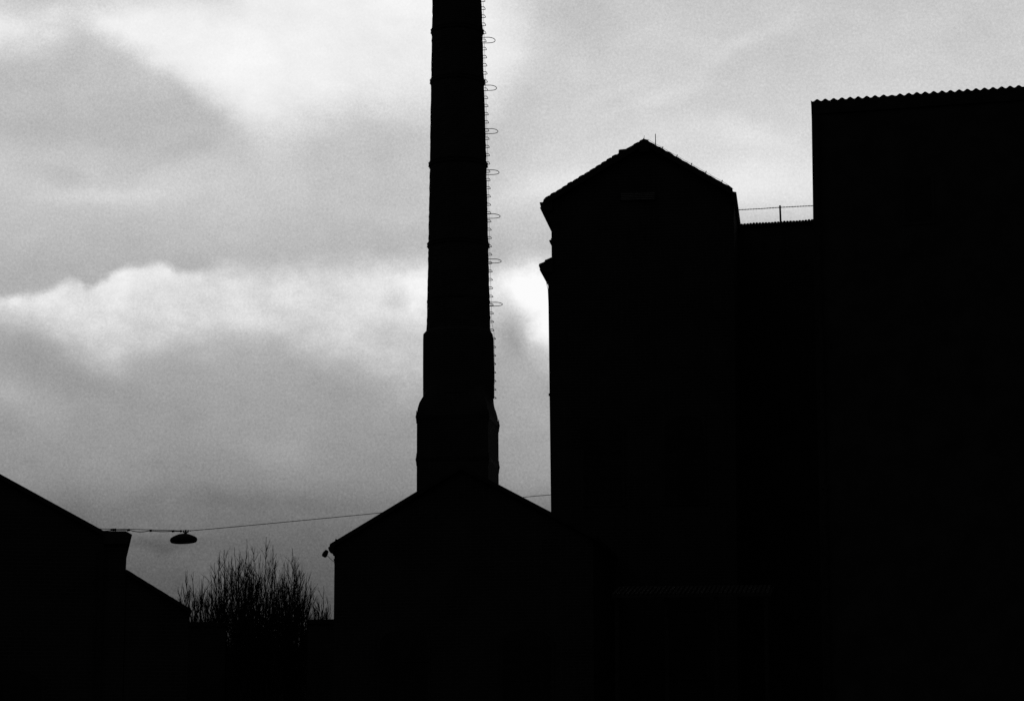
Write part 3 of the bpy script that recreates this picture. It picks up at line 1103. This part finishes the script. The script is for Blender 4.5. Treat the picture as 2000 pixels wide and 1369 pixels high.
def tree(label, base_px, depth, fork_y, tips, seed, dens=1.0, spread=(15, 36)):
    rnd = random.Random(seed)
    b0 = at(base_px, 1300, depth)
    o_ = thing('bare_tree', label, 'tree', Vector((b0.x, depth, 0)), 'bare trees between the buildings')
    fork = at(base_px, fork_y, depth)
    bm_ = bmesh.new()
    tube(bm_, [Vector((b0.x, depth, -0.05)), Vector((b0.x + 0.05, depth, fork.z * 0.5)), fork], 0.16, 9, 0.09)
    link('trunk', bm_, BARK, o_)
    bm_ = bmesh.new()
    allt = [(x, y, 0) for x, y in tips]
    for _ in range(int(len(tips) * 1.0)):
        (xa, ya), (xb, yb) = rnd.sample(tips, 2)
        k = rnd.random()
        allt.append((xa + (xb - xa) * k + rnd.uniform(-5, 5), max(ya, yb) + rnd.uniform(5, 60), 1))
    for (tx, ty, low) in allt:
        dpt = depth + rnd.uniform(-0.5, 0.5)
        tip = at(tx, ty, dpt)
        st = fork + Vector((rnd.uniform(-0.05, 0.05), rnd.uniform(-0.05, 0.05), rnd.uniform(-0.7, 0.1) - 0.35 * low))
        hh = tip.z - st.z
        m1 = st.lerp(tip, 0.38); m1.z += 0.02; m1.x += (tip.x - st.x) * 0.24 + rnd.uniform(-0.06, 0.06)
        m2 = st.lerp(tip, 0.7); m2.x += (tip.x - st.x) * 0.19 + rnd.uniform(-0.05, 0.05)
        pts = catmull([st, m1, m2, tip], 6)
        pts = [p + Vector((rnd.gauss(0, 0.012), rnd.gauss(0, 0.012), 0)) if 0 < i < len(pts) - 1 else p for i, p in enumerate(pts)]
        tube(bm_, pts, 0.032 - 0.012 * low, 5, 0.005)
        L = (tip - st).length
        nb = int(L * (4.2 - 1.5 * low) * dens)
        for k in range(nb):
            s = rnd.uniform(0.12, 0.95)
            i = min(len(pts) - 2, int(s * (len(pts) - 1)))
            b = pts[i]
            base = (pts[i + 1] - pts[i]).normalized()
            side = base.orthogonal(); side.rotate(Matrix.Rotation(rnd.uniform(0, 6.283), 3, base))
            a = R(rnd.uniform(*spread))
            nd = base * math.cos(a) + side.normalized() * math.sin(a)
            ll = (0.2 + 0.40 * L * (1 - s)) * rnd.uniform(0.7, 1.15)
            ll = min(ll, max(0.12, (tip.z + 0.02 - b.z) * 0.8 + 0.08))
            twig(bm_, rnd, b, nd, ll, 0.008 + 0.006 * (1 - s), 1 if ll > 0.42 else 2)
    link('crown', bm_, BARK, o_)


tree('small bare tree furthest left, rising behind the lean-to roof edge', 386, 69.5, 1290,
     [(349, 1152), (356, 1137), (363, 1114), (377, 1116), (371, 1142), (393, 1132), (398, 1124), (409, 1152), (385, 1162), (402, 1165), (364, 1158)], 11, 0.8)
tree('slender bare tree with pointed twigs, between the smallest left one and the middle clump', 437, 70.5, 1320,
     [(411, 1122), (419, 1098), (430, 1074), (438, 1073), (447, 1098), (443, 1122), (425, 1112), (414, 1150), (432, 1135)], 12, 1.0)
tree('bare tree with long thin single shoots, just left of the tallest one', 474, 72.0, 1345,
     [(454, 1088), (458, 1068), (469, 1078), (482, 1052), (485, 1076), (491, 1092), (465, 1102), (450, 1120), (478, 1110), (490, 1125)], 13, 1.2)
tree('tallest bare tree with a forked candle shaped top, middle of the clump', 502, 69.0, 1330,
     [(520, 1048), (509, 1082), (533, 1064), (498, 1068), (538, 1102), (527, 1094), (499, 1098), (488, 1110), (545, 1125), (512, 1120)], 14, 1.0, (22, 44))
tree('broad bare fan shaped tree, right half of the clump beside the tallest one', 572, 71.0, 1345,
     [(546, 1112), (555, 1098), (571, 1071), (578, 1088), (590, 1103), (600, 1118), (563, 1092), (608, 1134), (539, 1124), (585, 1112), (552, 1140), (598, 1150), (530, 1145), (572, 1110)], 15, 1.25)
tree('low sparse bare tree furthest right, beside the boiler house wall', 622, 72.5, 1290,
     [(612, 1160), (621, 1166), (632, 1144), (640, 1168), (615, 1180), (628, 1172), (638, 1185)], 16, 0.8)

# ------------------------------------------------------------------ thicket of bare stems under the trees
rnd = random.Random(77)
hx0, hx1, hd = 436, 604, 74.5
th = thing('bare_hedge', 'dense thicket of bare upright stems in the gap between the two flat sheds', 'hedge', at(520, 1530, hd) - Vector((0, 0, EYE)))
bm = bmesh.new()
for _ in range(330):
    x = rnd.uniform(hx0, hx1)
    mid = 1 - abs((x - 525) / 85)
    top_y = 1232 - 52 * max(0, mid) ** 0.6 * rnd.uniform(0.1, 1.0) - rnd.uniform(-14, 14)
    dpt = hd + rnd.uniform(-1.2, 1.2)
    a_ = at(x + rnd.uniform(-5, 5), 1345, dpt); a_.z = max(0.2, a_.z - rnd.uniform(0, 1.5))
    b_ = at(x, top_y, dpt)
    m_ = a_.lerp(b_, 0.5) + Vector((rnd.uniform(-0.1, 0.1), 0, 0))
    pts = catmull([a_, m_, b_], 4)
    tube(bm, pts, 0.02, 4, 0.006)
    for k in range(2):
        i = rnd.randint(3, len(pts) - 3)
        base = (pts[i + 1] - pts[i]).normalized()
        nd = base + Vector((rnd.uniform(-0.45, 0.45), rnd.uniform(-0.3, 0.3), 0.1))
        twig(bm, rnd, pts[i], nd, rnd.uniform(0.3, 0.6), 0.009, 2)
link('stems', bm, BARK, th)
